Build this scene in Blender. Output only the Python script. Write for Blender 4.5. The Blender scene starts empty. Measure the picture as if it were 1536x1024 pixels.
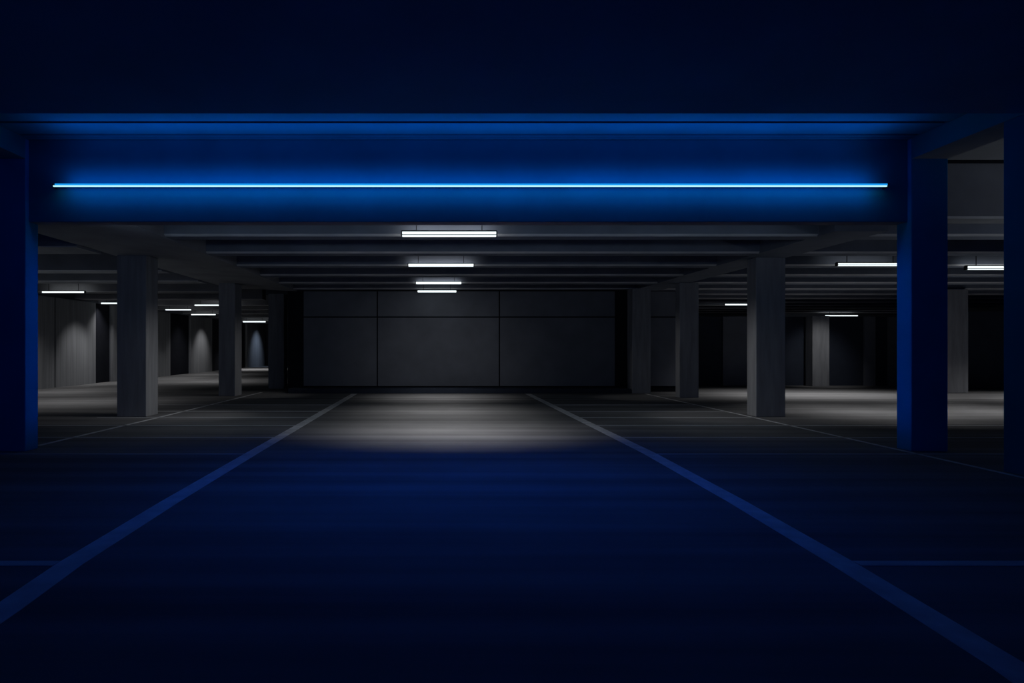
import bpy, bmesh, math
from mathutils import Vector
S = bpy.context.scene
C = S.collection
S.view_settings.view_transform = 'Standard'
S.view_settings.look = 'None'
S.view_settings.exposure = 0
S.view_settings.gamma = 1

# ------------------------------------------------------------------ materials
def mat(name, col, rough=0.8, noise=0.12, scale=2.0, stretch=(1, 1, 1), spec=0.3, bump=0.0, detail=4):
    m = bpy.data.materials.new(name); m.use_nodes = True
    nt = m.node_tree; b = nt.nodes['Principled BSDF']
    b.inputs['Roughness'].default_value = rough
    b.inputs['Specular IOR Level'].default_value = spec
    tc = nt.nodes.new('ShaderNodeTexCoord'); mp = nt.nodes.new('ShaderNodeMapping')
    geo = nt.nodes.new('ShaderNodeNewGeometry')
    mp.inputs['Scale'].default_value = stretch
    nt.links.new(geo.outputs['Position'], mp.inputs['Vector'])
    n = nt.nodes.new('ShaderNodeTexNoise'); n.inputs['Scale'].default_value = scale; n.inputs['Detail'].default_value = detail
    nt.links.new(mp.outputs['Vector'], n.inputs['Vector'])
    r = nt.nodes.new('ShaderNodeValToRGB')
    r.color_ramp.elements[0].position = 0.3; r.color_ramp.elements[1].position = 0.7
    r.color_ramp.elements[0].color = tuple(c * (1 - noise) for c in col) + (1,)
    r.color_ramp.elements[1].color = tuple(min(1, c * (1 + noise)) for c in col) + (1,)
    nt.links.new(n.outputs['Fac'], r.inputs['Fac'])
    nt.links.new(r.outputs['Color'], b.inputs['Base Color'])
    if bump:
        bp = nt.nodes.new('ShaderNodeBump'); bp.inputs['Strength'].default_value = bump; bp.inputs['Distance'].default_value = 0.01
        n2 = nt.nodes.new('ShaderNodeTexNoise'); n2.inputs['Scale'].default_value = 30
        nt.links.new(geo.outputs['Position'], n2.inputs['Vector'])
        nt.links.new(n2.outputs['Fac'], bp.inputs['Height']); nt.links.new(bp.outputs['Normal'], b.inputs['Normal'])
    return m

def emis(name, col, strength):
    m = bpy.data.materials.new(name); m.use_nodes = True
    nt = m.node_tree; nt.nodes.clear()
    o = nt.nodes.new('ShaderNodeOutputMaterial'); e = nt.nodes.new('ShaderNodeEmission')
    e.inputs['Color'].default_value = tuple(col) + (1,); e.inputs['Strength'].default_value = strength
    nt.links.new(e.outputs[0], o.inputs[0]); return m

M = {}
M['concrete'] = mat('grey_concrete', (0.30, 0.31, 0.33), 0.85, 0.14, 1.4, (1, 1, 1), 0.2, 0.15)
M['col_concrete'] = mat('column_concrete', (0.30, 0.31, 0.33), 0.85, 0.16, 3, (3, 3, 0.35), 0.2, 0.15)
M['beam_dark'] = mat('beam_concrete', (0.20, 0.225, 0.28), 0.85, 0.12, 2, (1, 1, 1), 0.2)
M['edge'] = mat('lit_beam_edge', (0.52, 0.53, 0.55), 0.7, 0.15, 2, (1, 4, 4), 0.3)  # lighter than the beams: light caught by the chamfer is put into the colour
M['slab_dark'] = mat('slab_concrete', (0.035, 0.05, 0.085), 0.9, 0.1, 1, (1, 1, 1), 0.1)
M['wall'] = mat('wall_panel_concrete', (0.19, 0.205, 0.24), 0.85, 0.10, 1.5, (1, 1, 1), 0.15)
M['wall_streak'] = mat('streaked_wall_concrete', (0.30, 0.31, 0.33), 0.85, 0.18, 3, (6, 6, 0.15), 0.15)
M['joint_shade'] = mat('dark_joint_shade', (0.02, 0.022, 0.03), 0.9, 0.1, 2, (1, 1, 1), 0.05)  # panel joints, plus shade painted as the ceiling strip and left wall bays
M['kerb'] = mat('dark_kerb', (0.045, 0.055, 0.08), 0.9, 0.1, 2, (1, 1, 1), 0.05)
M['blue'] = mat('blue_paint', (0.002, 0.30, 0.42), 0.7, 0.10, 1.5, (1, 1, 1), 0.15)
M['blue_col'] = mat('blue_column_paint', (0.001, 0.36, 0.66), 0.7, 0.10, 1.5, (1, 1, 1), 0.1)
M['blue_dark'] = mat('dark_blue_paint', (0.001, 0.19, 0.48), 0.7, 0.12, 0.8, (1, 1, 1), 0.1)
M['blue_near'] = mat('shaded_blue_paint', (0.001, 0.20, 0.36), 0.8, 0.10, 1.5, (1, 1, 1), 0.05)  # darker copy of the blue paint, the near column's shade in its colour
M['line'] = mat('worn_white_line_paint', (0.74, 0.75, 0.77), 0.7, 0.16, 5, (1, 1, 1), 0.2)
M['thin_line'] = mat('faded_line_paint', (0.62, 0.63, 0.65), 0.7, 0.2, 3, (0.6, 3, 1), 0.2)
M['metal'] = mat('dark_lamp_metal', (0.02, 0.02, 0.025), 0.5, 0.05, 3, (1, 1, 1), 0.3)
M['tube'] = emis('white_tube', (0.86, 0.97, 1.0), 1.25)
M['tube_edge'] = emis('cool_tube', (0.55, 0.85, 1.0), 1.3)
M['neon'] = emis('neon_core', (0.45, 0.86, 1.0), 1.35)
M['neon_blue'] = emis('neon_blue', (0.01, 0.33, 0.90), 1.0)

# floor: streaked concrete
def floor_mat():
    m = bpy.data.materials.new('floor_concrete'); m.use_nodes = True
    nt = m.node_tree; b = nt.nodes['Principled BSDF']; L = nt.links
    geo = nt.nodes.new('ShaderNodeNewGeometry')
    def noise(sc, st, det=4):
        mp = nt.nodes.new('ShaderNodeMapping'); mp.inputs['Scale'].default_value = st
        L.new(geo.outputs['Position'], mp.inputs['Vector'])
        n = nt.nodes.new('ShaderNodeTexNoise'); n.inputs['Scale'].default_value = sc; n.inputs['Detail'].default_value = det
        L.new(mp.outputs['Vector'], n.inputs['Vector']); return n.outputs['Fac']
    a = noise(1.0, (0.07, 2.6, 1), 5); c = noise(1.2, (1, 1, 1), 6)
    mx = nt.nodes.new('ShaderNodeMath'); mx.operation = 'MULTIPLY_ADD'; mx.inputs[1].default_value = 0.8
    L.new(a, mx.inputs[0])
    m2 = nt.nodes.new('ShaderNodeMath'); m2.operation = 'MULTIPLY'; m2.inputs[1].default_value = 0.2
    L.new(c, m2.inputs[0]); L.new(m2.outputs[0], mx.inputs[2])
    r = nt.nodes.new('ShaderNodeValToRGB')
    r.color_ramp.elements[0].position = 0.36; r.color_ramp.elements[1].position = 0.64
    r.color_ramp.elements[0].color = (0.17, 0.17, 0.175, 1); r.color_ramp.elements[1].color = (0.29, 0.29, 0.295, 1)
    L.new(mx.outputs[0], r.inputs['Fac']); L.new(r.outputs['Color'], b.inputs['Base Color'])
    b.inputs['Roughness'].default_value = 0.8; b.inputs['Specular IOR Level'].default_value = 0.05
    return m
M['floor'] = floor_mat()

# ------------------------------------------------------------------ helpers
def box_bm(bm, x0, x1, y0, y1, z0, z1, mi=0):
    vs = [bm.verts.new((x, y, z)) for z in (z0, z1) for y in (y0, y1) for x in (x0, x1)]
    fs = []
    for q in ((0, 2, 3, 1), (4, 5, 7, 6), (0, 1, 5, 4), (2, 6, 7, 3), (0, 4, 6, 2), (1, 3, 7, 5)):
        f = bm.faces.new([vs[i] for i in q]); f.material_index = mi; fs.append(f)
    return vs, fs
def prism_x(bm, prof, x0, x1, mis=None):
    """profile of (y,z) swept along x; mis = material index per profile edge"""
    a = [bm.verts.new((x0, y, z)) for y, z in prof]; b = [bm.verts.new((x1, y, z)) for y, z in prof]
    bm.faces.new(a); bm.faces.new(list(reversed(b)))
    n = len(prof)
    for i in range(n):
        f = bm.faces.new((a[i], b[i], b[(i + 1) % n], a[(i + 1) % n]))
        if mis: f.material_index = mis[i]
    bmesh.ops.recalc_face_normals(bm, faces=bm.faces)
def prism_y(bm, prof, y0, y1):
    a = [bm.verts.new((x, y0, z)) for x, z in prof]; b = [bm.verts.new((x, y1, z)) for x, z in prof]
    bm.faces.new(a); bm.faces.new(list(reversed(b)))
    n = len(prof)
    for i in range(n): bm.faces.new((a[i], b[i], b[(i + 1) % n], a[(i + 1) % n]))
    bmesh.ops.recalc_face_normals(bm, faces=bm.faces)
def obj(name, bm, mats, parent=None, origin=None, bevel=0):
    if not isinstance(mats, (list, tuple)): mats = [mats]
    if origin: bmesh.ops.translate(bm, verts=bm.verts, vec=-Vector(origin))
    me = bpy.data.meshes.new(name); bm.to_mesh(me); bm.free()
    for m in mats: me.materials.append(m)
    o = bpy.data.objects.new(name, me); C.objects.link(o)
    if origin and not parent: o.location = origin
    if parent: o.parent = parent
    if bevel:
        md = o.modifiers.new('bevel', 'BEVEL'); md.width = bevel; md.segments = 2; md.limit_method = 'ANGLE'
    return o
def box(name, x0, x1, y0, y1, z0, z1, mats, parent=None, bevel=0):
    bm = bmesh.new(); box_bm(bm, x0, x1, y0, y1, z0, z1)
    org = None if parent else ((x0 + x1) / 2, (y0 + y1) / 2, z0)
    return obj(name, bm, mats, parent, org, bevel)
def tag(o, label, cat, group=None):
    o['label'] = label; o['category'] = cat; o['kind'] = 'thing'
    if group: o['group'] = group
    return o
def struct(o):
    o['kind'] = 'structure'; return o

# ------------------------------------------------------------------ camera
F = 900.0
cam = bpy.data.cameras.new('camera'); co = bpy.data.objects.new('camera', cam); C.objects.link(co)
cam.sensor_width = 36; cam.sensor_fit = 'HORIZONTAL'; cam.lens = F / 1536 * 36
cam.shift_x = (768 - 655) / 1536; cam.shift_y = (522 - 512) / 1536
cam.clip_start = 0.05; cam.clip_end = 200
co.location = (0, 0, 1.4); co.rotation_euler = (math.pi / 2, 0, 0)
S.camera = co

# ------------------------------------------------------------------ room shell
XL, XR, YB = -13.7, 26.0, 48.0
struct(box('floor', XL - .3, XR + .3, -4, YB + .3, -0.2, 0, M['floor']))
# low ceiling over the entrance, ending in a straight edge
struct(box('ceiling', XL - .3, XR + .3, -4, 6.56, 3.965, 4.6, M['blue_dark']))
# raised ceiling recess between the low ceiling and the garage
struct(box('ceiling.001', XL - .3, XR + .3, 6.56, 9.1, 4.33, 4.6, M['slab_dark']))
# garage slab
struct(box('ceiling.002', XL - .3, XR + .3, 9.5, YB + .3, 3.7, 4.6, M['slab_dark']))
# three blue ceiling boards in the recess with dark gaps between
for i, (a, b) in enumerate(((6.56, 7.525), (7.59, 7.975), (8.03, 8.10), (8.12, 8.19))):
    struct(box('trim_%d' % (i + 1), -5.57, 6.43, a, b, 4.245, 4.275, M['blue']))
for i, (a, b) in enumerate(((XL, -5.57), (6.43, XR))):
    struct(box('trim_%d' % (i + 5), a, b, 6.56, 9.1, 4.245, 4.265, M['concrete']))

# ------------------------------------------------------------------ blue portal
def portal_side(x0, x1, side, y1=8.39):
    bm = bmesh.new(); vs, fs = box_bm(bm, x0, x1, 8.13, y1, 0, 4.245)
    o = obj('portal_column', bm, [M['blue_col']], None, ((x0 + x1) / 2, 8.26, 0), 0.012)
    return o
tag(portal_side(6.43, 6.93, 1), 'square blue column holding the right end of the glowing entrance beam', 'column')
tag(portal_side(-6.20, -5.57, -1), 'square blue column holding the left end of the glowing entrance beam', 'column')
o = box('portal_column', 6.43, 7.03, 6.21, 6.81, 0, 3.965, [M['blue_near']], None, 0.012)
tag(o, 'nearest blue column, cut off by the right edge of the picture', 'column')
def side_beam(x0, x1, label):
    bm = bmesh.new(); box_bm(bm, x0, x1, 6.56, 8.13, 3.965, 4.245)
    for f in bm.faces:
        f.normal_update()
        if f.normal.z < -0.5: f.material_index = 1
    o = obj('side_beam', bm, [M['blue'], M['concrete']], None, ((x0 + x1) / 2, 7.3, 3.965), 0.008)
    tag(o, label, 'beam')
side_beam(6.43, 6.93, 'short blue ceiling beam running forward from the right end of the glowing beam')
side_beam(-6.20, -5.57, 'short blue ceiling beam running forward from the left end of the glowing beam')

# entrance beam (fascia): front blue, underside grey
bm = bmesh.new(); box_bm(bm, -5.57, 6.43, 8.19, 8.40, 3.12, 4.245)
for f in bm.faces:
    f.normal_update()
    if f.normal.z < -0.5 or f.normal.y > 0.5: f.material_index = 1
o = obj('entrance_beam', bm, [M['blue'], M['concrete']], None, (0.43, 8.3, 3.12), 0.01)
tag(o, 'wide deep blue beam spanning the garage entrance behind the glowing light strip', 'beam')
# light strip
SX0, SX1, SZ = -5.17, 6.07, 3.585
e = bpy.data.objects.new('light_strip', None); C.objects.link(e); e.location = (0.45, 8.10, SZ)
tag(e, 'long thin glowing blue and white light strip on the entrance beam', 'light strip')
def child(name, x0, x1, y0, y1, z0, z1, m, p):
    l = p.location
    return box(name, x0 - l[0], x1 - l[0], y0 - l[1], y1 - l[1], z0 - l[2], z1 - l[2], m, p)
child('tube', SX0, SX1, 8.085, 8.105, SZ - 0.007, SZ + 0.008, M['neon'], e)
child('glow_tube', SX0 + .02, SX1 + .01, 8.09, 8.11, SZ + 0.013, SZ + 0.034, M['neon_blue'], e)
child('housing', SX0 + .0, SX1 + .0, 8.11, 8.189, SZ - 0.007, SZ + 0.034, M['blue'], e)
child('end_cap', SX0 - .015, SX0, 8.085, 8.19, SZ - .016, SZ + .03, M['metal'], e)
child('end_cap', SX1 + .012, SX1 + .03, 8.085, 8.19, SZ - .016, SZ + .04, M['metal'], e)

# ------------------------------------------------------------------ ceiling beams of the garage
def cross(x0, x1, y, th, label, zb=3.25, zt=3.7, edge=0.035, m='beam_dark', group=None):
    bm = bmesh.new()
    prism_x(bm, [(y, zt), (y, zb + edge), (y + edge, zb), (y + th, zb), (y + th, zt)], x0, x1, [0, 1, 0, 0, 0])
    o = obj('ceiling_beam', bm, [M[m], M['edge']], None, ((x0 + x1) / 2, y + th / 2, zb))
    tag(o, label, 'beam', group); return o
cross(-4.5, XR, 9.1, 0.4, 'deep light grey concrete beam seen above between the two right blue columns', 3.37, 4.245, 0.03, 'concrete')
struct(box('trim_8', XL, -6.6, 9.1, 9.5, 3.37, 4.6, M['concrete']))
struct(box('trim_7', 6.93, XR, 9.07, 9.1, 4.20, 4.245, M['joint_shade']))  # dark strip put in for the shadow line at the top of the beam
names = ['first', 'second', 'third', 'fourth', 'fifth', 'sixth']
GLI, GRI = -4.5, 6.3
for k in range(6):
    y = 9.9 + 1.8 * k
    if k == 5: y = 18.8
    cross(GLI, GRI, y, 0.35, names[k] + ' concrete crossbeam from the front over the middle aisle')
# right bay
rn = ['nearest', 'second', 'third', 'fourth', 'fifth', 'sixth', 'seventh']
for k in range(13):
    y = 9.9 + 1.8 * k
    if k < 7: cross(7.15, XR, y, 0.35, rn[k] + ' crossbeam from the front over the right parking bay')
    else: cross(7.15, XR, y, 0.35, 'far crossbeam high over the low partition wall on the right', group='far right crossbeams')
# left bay
ly = [(11.0, .8), (14.4, .45), (16.6, .6), (19.7, .6), (22.7, .5), (25.9, .5), (28.9, .5), (32.4, .5), (36.0, .5), (40.5, .5), (45, .5)]
for k, (y, th) in enumerate(ly):
    if k < 4: cross(XL, -6.6, y, th, rn[k] + ' crossbeam from the front over the left parking bay', edge=0.02, m='concrete')
    else: cross(XL, -6.6, y, th, 'far crossbeam deep in the left parking bay', edge=0.02, m='concrete', group='far left crossbeams')
# girders along the column rows
bm = bmesh.new(); prism_y(bm, [(-6.6, 3.68), (-6.6, 3.3), (-5.85, 3.3), (-4.5, 3.23), (-4.5, 3.68)], 8.41, 19.3)
tag(obj('girder', bm, M['concrete'], None, (-5.5, 9.5, 3.23)), 'wide grey girder running away along the tops of the left columns', 'beam')
bm = bmesh.new(); prism_y(bm, [(6.3, 3.68), (6.3, 3.25), (7.15, 3.25), (7.15, 3.68)], 9.5, 24.0)
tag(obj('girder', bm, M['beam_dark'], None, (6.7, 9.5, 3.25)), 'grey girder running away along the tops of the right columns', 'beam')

# ------------------------------------------------------------------ columns
def column(x0, x1, y0, d, zt, label, m='col_concrete'):
    o = box('concrete_column', x0, x1, y0, y0 + d, 0, zt, M[m], None, 0.012)
    return tag(o, label, 'column')
column(-6.52, -5.92, 12.23, 0.52, 3.3, 'front grey concrete column of the left row')
column(-6.36, -5.88, 17.5, 0.6, 3.3, 'middle grey concrete column of the left row')
column(-5.80, -5.26, 20.66, 0.5, 3.27, 'rear grey concrete column of the left row beside the back wall')
column(6.51, 7.11, 12.23, 0.36, 3.25, 'front grey concrete column of the right row')
column(6.86, 7.40, 16.94, 0.3, 3.25, 'middle grey concrete column of the right row')
column(6.05, 6.62, 18.55, 0.5, 3.25, 'rear dark concrete column of the right row against the back wall')
column(13.75, 14.37, 21.95, 0.42, 2.58, 'pale lit pier standing against the far right partition wall')
column(16.0, 16.66, 18.8, 0.5, 3.25, 'grey column seen between the two blue columns on the right')

# ------------------------------------------------------------------ back wall with panels
bm = bmesh.new()
box_bm(bm, -4.8, 8.26, 19.33, 19.6, 0, 3.25, 0)
box_bm(bm, -4.8, -4.55, 19.6, 24.0, 0, 3.25, 0)
box_bm(bm, 8.0, 8.26, 19.6, 22.5, 0, 3.25, 0)
g = 0.022
for a, b in ((-4.3, -1.91), (-1.91, 2.02), (2.02, 5.75), (6.75, 7.9)):
    for z0, z1 in ((0.16, 2.40), (2.40, 3.25)):
        box_bm(bm, a + g, b - g, 19.3, 19.33, z0 + g, z1 - g, 1)
struct(obj('wall_back', bm, [M['joint_shade'], M['wall']]))
o = box('kerb', -4.6, 6.0, 18.55, 19.3, 0, 0.15, M['kerb'], None, 0.015)
tag(o, 'low dark kerb along the foot of the back wall', 'kerb')

# left side wall with shallow pilasters
bm = bmesh.new()
box_bm(bm, XL - .3, XL, 9.0, 48, 0, 3.7, 0)
for a, b in ((19.5, 21.3), (21.42, 23.9), (25.2, 30.6), (33.2, 36.3), (38, 40), (43.0, 47.4)):
    box_bm(bm, XL, XL + 0.12, a, b, 0, 3.2, 1)
for a, b in ((24.0, 25.1), (30.75, 33.1), (36.5, 37.9), (40.2, 42.8)):
    box_bm(bm, XL, XL + 0.01, a, b, 0, 3.2, 2)  # flat dark sheets stand in for the shade of recessed bays
struct(obj('wall_left', bm, [M['wall'], M['wall_streak'], M['joint_shade']]))
bm = bmesh.new()
box_bm(bm, XL, -4.0, 48, 48.3, 0, 3.7)
struct(obj('wall_far', bm, [M['wall']]))
# centre block behind the back wall closes the left bay's right side
struct(box('wall_inner', -4.55, -4.3, 24.0, 48, 0, 3.25, M['wall']))
# right side: low partition, piers, outer wall
bm = bmesh.new()
box_bm(bm, 8.26, 26, 22.5, 22.7, 0, 2.58, 0)
box_bm(bm, 10.7, 11.75, 22.42, 22.5, 0, 2.58, 1)
box_bm(bm, 16.0, 16.4, 22.42, 22.5, 0, 2.58, 1)
box_bm(bm, 16.9, 18.2, 22.42, 22.5, 0, 2.58, 1)
o = obj('partition_wall', bm, [M['kerb'], M['wall']]); struct(o)
o = box('partition_wall', 16.66, 21.5, 20.5, 20.7, 0, 2.66, M['kerb']); struct(o)
struct(box('wall_right', XR, XR + .3, 9.0, 48, 0, 3.7, M['wall']))
struct(box('wall_back_right', -4.3, XR, 33.5, 33.8, 0, 3.7, M['wall']))

# ------------------------------------------------------------------ painted lines
def strip(name, pts, w, label, m='line', group=None):
    bm = bmesh.new(); L = []; R = []
    for i, p in enumerate(pts):
        p = Vector(p); a = Vector(pts[max(0, i - 1)]); b = Vector(pts[min(len(pts) - 1, i + 1)])
        d = (b - a).normalized(); n = Vector((-d.y, d.x))
        row = []
        for s in (-1, 1):
            q = p + n * (w / 2 * s)
            row.append((bm.verts.new((q.x, q.y, 0.0)), bm.verts.new((q.x, q.y, 0.004))))
        L.append(row[0]); R.append(row[1])
    for i in range(len(pts) - 1):
        for quad in ((L[i][1], L[i + 1][1], R[i + 1][1], R[i][1]), (L[i][0], L[i + 1][0], L[i + 1][1], L[i][1]),
                     (R[i][0], R[i][1], R[i + 1][1], R[i + 1][0]), (L[i][0], R[i][0], R[i + 1][0], L[i + 1][0])):
            bm.faces.new(quad)
    bm.faces.new((L[0][0], L[0][1], R[0][1], R[0][0])); bm.faces.new((L[-1][0], R[-1][0], R[-1][1], L[-1][1]))
    bmesh.ops.recalc_face_normals(bm, faces=bm.faces)
    o = obj(name, bm, M[m], None, (pts[0][0], pts[0][1], 0)); tag(o, label, 'painted line', group); return o
AL = [(-2.25, 2.2), (-2.31, 3.2), (-2.38, 3.9), (-2.43, 5.5), (-2.46, 8.0), (-2.52, 18.4)]
AR = [(2.40, 2.0), (2.52, 2.64), (2.64, 3.9), (2.74, 5.5), (2.83, 8.0), (2.79, 18.4)]
strip('floor_line', AL, 0.17, 'wide painted line along the left side of the driving aisle')
strip('floor_line', AR, 0.17, 'wide painted line along the right side of the driving aisle')
def interp(P, y):
    for (x0, y0), (x1, y1) in zip(P, P[1:]):
        if y0 <= y <= y1: return x0 + (x1 - x0) * (y - y0) / (y1 - y0)
    return P[-1][0]
ords = ['nearest', 'second', 'third', 'fourth', 'fifth', 'sixth', 'seventh']
for k, (y, w) in enumerate(((3.9, 0.085), (7.93, 0.05), (9.40, 0.06), (10.86, 0.07), (12.12, 0.07), (13.3, 0.08), (14.8, 0.08))):
    xa = interp(AL, y) - 0.09; xb = interp(AR, y) + 0.09
    far = 9.0 if y < 12 else 5.85
    strip('stall_line', [(-far - 1, y), (xa, y)], w, ords[k] + ' thin cross line of the parking stalls on the left', 'thin_line')
    strip('stall_line', [(xb, y), (10.5 if y < 12 else 6.4, y)], w, ords[k] + ' thin cross line of the parking stalls on the right', 'thin_line')
strip('row_line', [(-5.72, 8.6), (-5.62, 12.0), (-5.55, 19.0)], 0.07, 'long thin line at the foot of the left column row')
strip('row_line', [(6.32, 4.5), (6.36, 8.0), (6.40, 12.0), (6.40, 18.4)], 0.06, 'long thin line at the foot of the right column row')

# ------------------------------------------------------------------ lamps
def area(name, loc, rot, sx, sy, power, col, spread=180, parent=None):
    l = bpy.data.lights.new(name, 'AREA'); l.shape = 'RECTANGLE'; l.size = sx; l.size_y = sy
    l.energy = power; l.color = col; l.spread = math.radians(spread)
    o = bpy.data.objects.new(name, l); C.objects.link(o); o.location = loc; o.rotation_euler = rot
    if parent: o.parent = parent
    return o
WHITE = (1.0, 0.985, 0.98)
def lamp(x, y, z, L, label, power, spread=75, double=False, slab=3.7, h=0.055, tilt=0, halo=0.35):
    e = bpy.data.objects.new('ceiling_lamp', None); C.objects.link(e); e.location = (x, y, z)
    tag(e, label, 'lamp')
    a = L / 2
    box('housing', -a - .012, a + .012, -0.035, 0.035, h, h + 0.02, M['metal'], e)
    for s in (-1, 1):
        box('end_cap', min(s * a, s * (a + .02)), max(s * a, s * (a + .02)), -0.04, 0.04, -0.01, h + 0.005, M['metal'], e)
        box('hanger', s * a * .7 - .006, s * a * .7 + .006, -.006, .006, h + 0.02, slab - z, M['metal'], e)
    if double:
        box('tube', -a, a, -0.03, 0.03, h * .36, h, M['tube'], e, 0.004)
        box('tube', -a, a, -0.03, 0.03, -0.006, h * .22, M['tube'], e, 0.004)
        box('divider', -a, a, -0.032, 0.032, h * .22, h * .36, M['metal'], e)
    else:
        box('tube', -a, a, -0.03, 0.03, 0.0, h, M['tube'], e, 0.006)
    if power: area('lamp_light', (0, 0, -0.03), (math.radians(tilt), 0, 0), L, 0.08, power, WHITE, spread, e)
    if halo: area('lamp_glow', (0, 0.05, 0.05), (math.radians(96), 0, 0), L * .95, 0.06, halo, WHITE, 170, e)
    return e
lamp(0.20, 9.60, 3.19, 1.50, 'nearest and brightest double tube lamp over the middle aisle', 15.5, 78, True, h=0.07, tilt=11, halo=1.6)
lamp(0.095, 13.30, 3.21, 1.44, 'second white tube lamp over the middle aisle', 10, 75, h=0.055, halo=0.9)
lamp(0.056, 16.95, 3.21, 1.28, 'third white tube lamp over the middle aisle', 8, 75, h=0.06, halo=0.6)
lamp(0.01, 18.60, 3.13, 1.20, 'farthest small tube lamp over the middle aisle above the back wall', 0, 80, h=0.055, halo=0.05)
# left bay
lamp(-12.0, 19.3, 3.18, 1.36, 'front left white tube lamp beside the left blue column', 14, 110, h=0.05)
lamp(-12.85, 24.2, 3.18, 1.35, 'tube lamp half hidden behind the front left concrete column', 12, 110)
lamp(-12.0, 27.9, 3.16, 1.2, 'tube lamp just right of the front left concrete column', 12, 110)
lamp(-9.4, 25.3, 3.18, 1.6, 'longest tube lamp cut by the middle left concrete column', 16, 110)
lamp(-12.35, 31.8, 3.15, 1.3, 'lowest of the tube lamps between the two left columns', 12, 110)
lamp(-12.0, 39.5, 3.1, 1.5, 'farthest tube lamp between the middle and rear left columns', 40, 110, h=0.09)
# right bay
lamp(9.46, 13.1, 3.20, 1.44, 'long tube lamp left of the right blue entrance column', 12, 85, True, h=0.055)
lamp(12.45, 13.28, 3.14, 1.46, 'tube lamp seen between the two blue columns on the right', 12, 85, True, h=0.07)
lamp(12.6, 24.9, 3.18, 1.3, 'small tube lamp cut by the front right concrete column', 10, 110)
lamp(21.0, 31.15, 3.06, 1.7, 'farthest small tube lamp above the right partition wall', 10, 110)

# unseen fill lights added to brighten the bay floors
area('bay_fill', (11.5, 18.0, 3.2), (0, 0, 0), 5, 0.3, 42, WHITE, 95)
area('bay_fill', (18.5, 16.5, 3.2), (0, 0, 0), 5, 0.3, 42, WHITE, 95)
area('bay_fill', (-9.5, 15.5, 3.2), (0, 0, 0), 3, 0.3, 12, WHITE, 95)
def spot(loc, tgt, power, cone, blend=1.0, col=WHITE, r=0.1):
    l = bpy.data.lights.new('fill_spot', 'SPOT'); l.energy = power; l.spot_size = math.radians(cone); l.spot_blend = blend
    l.color = col; l.shadow_soft_size = r
    o = bpy.data.objects.new('fill_spot', l); C.objects.link(o); o.location = loc
    o.rotation_euler = (Vector(tgt) - Vector(loc)).to_track_quat('-Z', 'Y').to_euler()
spot((-11.9, 22.6, 2.9), (-13.7, 22.6, 0.7), 60, 70)  # unseen spots added for pools of light on the left wall and pier
spot((-11.9, 34.6, 2.9), (-13.7, 34.6, 1.0), 75, 70)
spot((-11.6, 45.2, 2.9), (-13.7, 45.2, 1.0), 80, 80, col=(0.6, 0.75, 1.0))
spot((13.6, 19.8, 2.9), (14.1, 22.1, 0.9), 60, 60)
# added unseen spot for the glow on the back wall
spot((0.3, 14.6, 2.2), (0.1, 19.3, 0.3), 48, 84, r=0.9)
# unseen spots added to light the inner faces of the columns
for tx, ty, p in ((-5.9, 12.5, 130), (-5.9, 17.9, 70), (-5.3, 21, 30), (6.5, 12.4, 130), (6.85, 17.1, 60)):
    spot((0.2, ty - 0.6, 3.1), (tx, ty, 0.5), p * 1.7, 34)
area('stall_fill', (-4.2, 11.5, 3.2), (0, 0, 0), 1.5, 3, 2.2, (0.85, 0.92, 1.0), 100)  # unseen fill added over the stalls to lift the floor
area('stall_fill', (4.9, 11.5, 3.2), (0, 0, 0), 1.5, 3, 2.2, (0.85, 0.92, 1.0), 100)
# unseen uplights added in place of bounced light on the ceiling beams
area('bounce_fill', (-10.2, 13.5, 0.4), (math.radians(180), 0, 0), 5, 7, 9, (0.8, 0.9, 1.0), 150)
area('bounce_fill', (13.5, 13.5, 0.4), (math.radians(180), 0, 0), 8, 8, 8, (0.8, 0.9, 1.0), 150)
# unseen soft cool fill added under the back of the entrance beam
area('beam_back_fill', (0.4, 8.45, 3.05), (math.radians(68), 0, 0), 11, 0.1, 9, (0.62, 0.80, 1.0), 130)
spot((12.5, 7.4, 1.2), (9.2, 9.2, 3.9), 110, 60, col=(0.85, 0.92, 1.0))  # unseen spot added to brighten the ceiling in the right gap

# unseen blue area lights added to widen the strip's glow
BL = (0.0, 0.17, 1.0)
BL2 = (0.0, 0.22, 1.0)
area('strip_glow', (0.45, 8.03, SZ + 0.08), (math.radians(94), 0, 0), 10.9, 0.02, 6.2, BL2, 180)
area('strip_glow', (0.45, 8.03, SZ - 0.06), (math.radians(88), 0, 0), 10.9, 0.02, 5.0, BL2, 180)
area('strip_up', (0.45, 7.66, 3.72), (math.radians(180), 0, 0), 10.6, 0.15, 11, BL2, 125)
area('floor_blue_fill', (0.2, 6.4, 3.9), (0, 0, 0), 3.6, 0.4, 13, (0.0, 0.10, 1.0), 110)  # unseen blue fill added for the near floor

# narrow unseen blue lights added to wash the inner faces of the portal columns
area('portal_wash', (0.43, 8.27, 1.5), (math.radians(90), 0, math.radians(-90)), 0.16, 2.4, 0.30, (0.0, 0.16, 1.0), 8)
area('portal_wash', (0.43, 8.27, 1.5), (math.radians(90), 0, math.radians(90)), 0.16, 2.4, 0.30, (0.0, 0.16, 1.0), 8)
# world: faint blue night
w = bpy.data.worlds.new('world'); S.world = w; w.use_nodes = True
bg = w.node_tree.nodes['Background']; bg.inputs[0].default_value = (0.0, 0.12, 1.0, 1); bg.inputs[1].default_value = 0.055
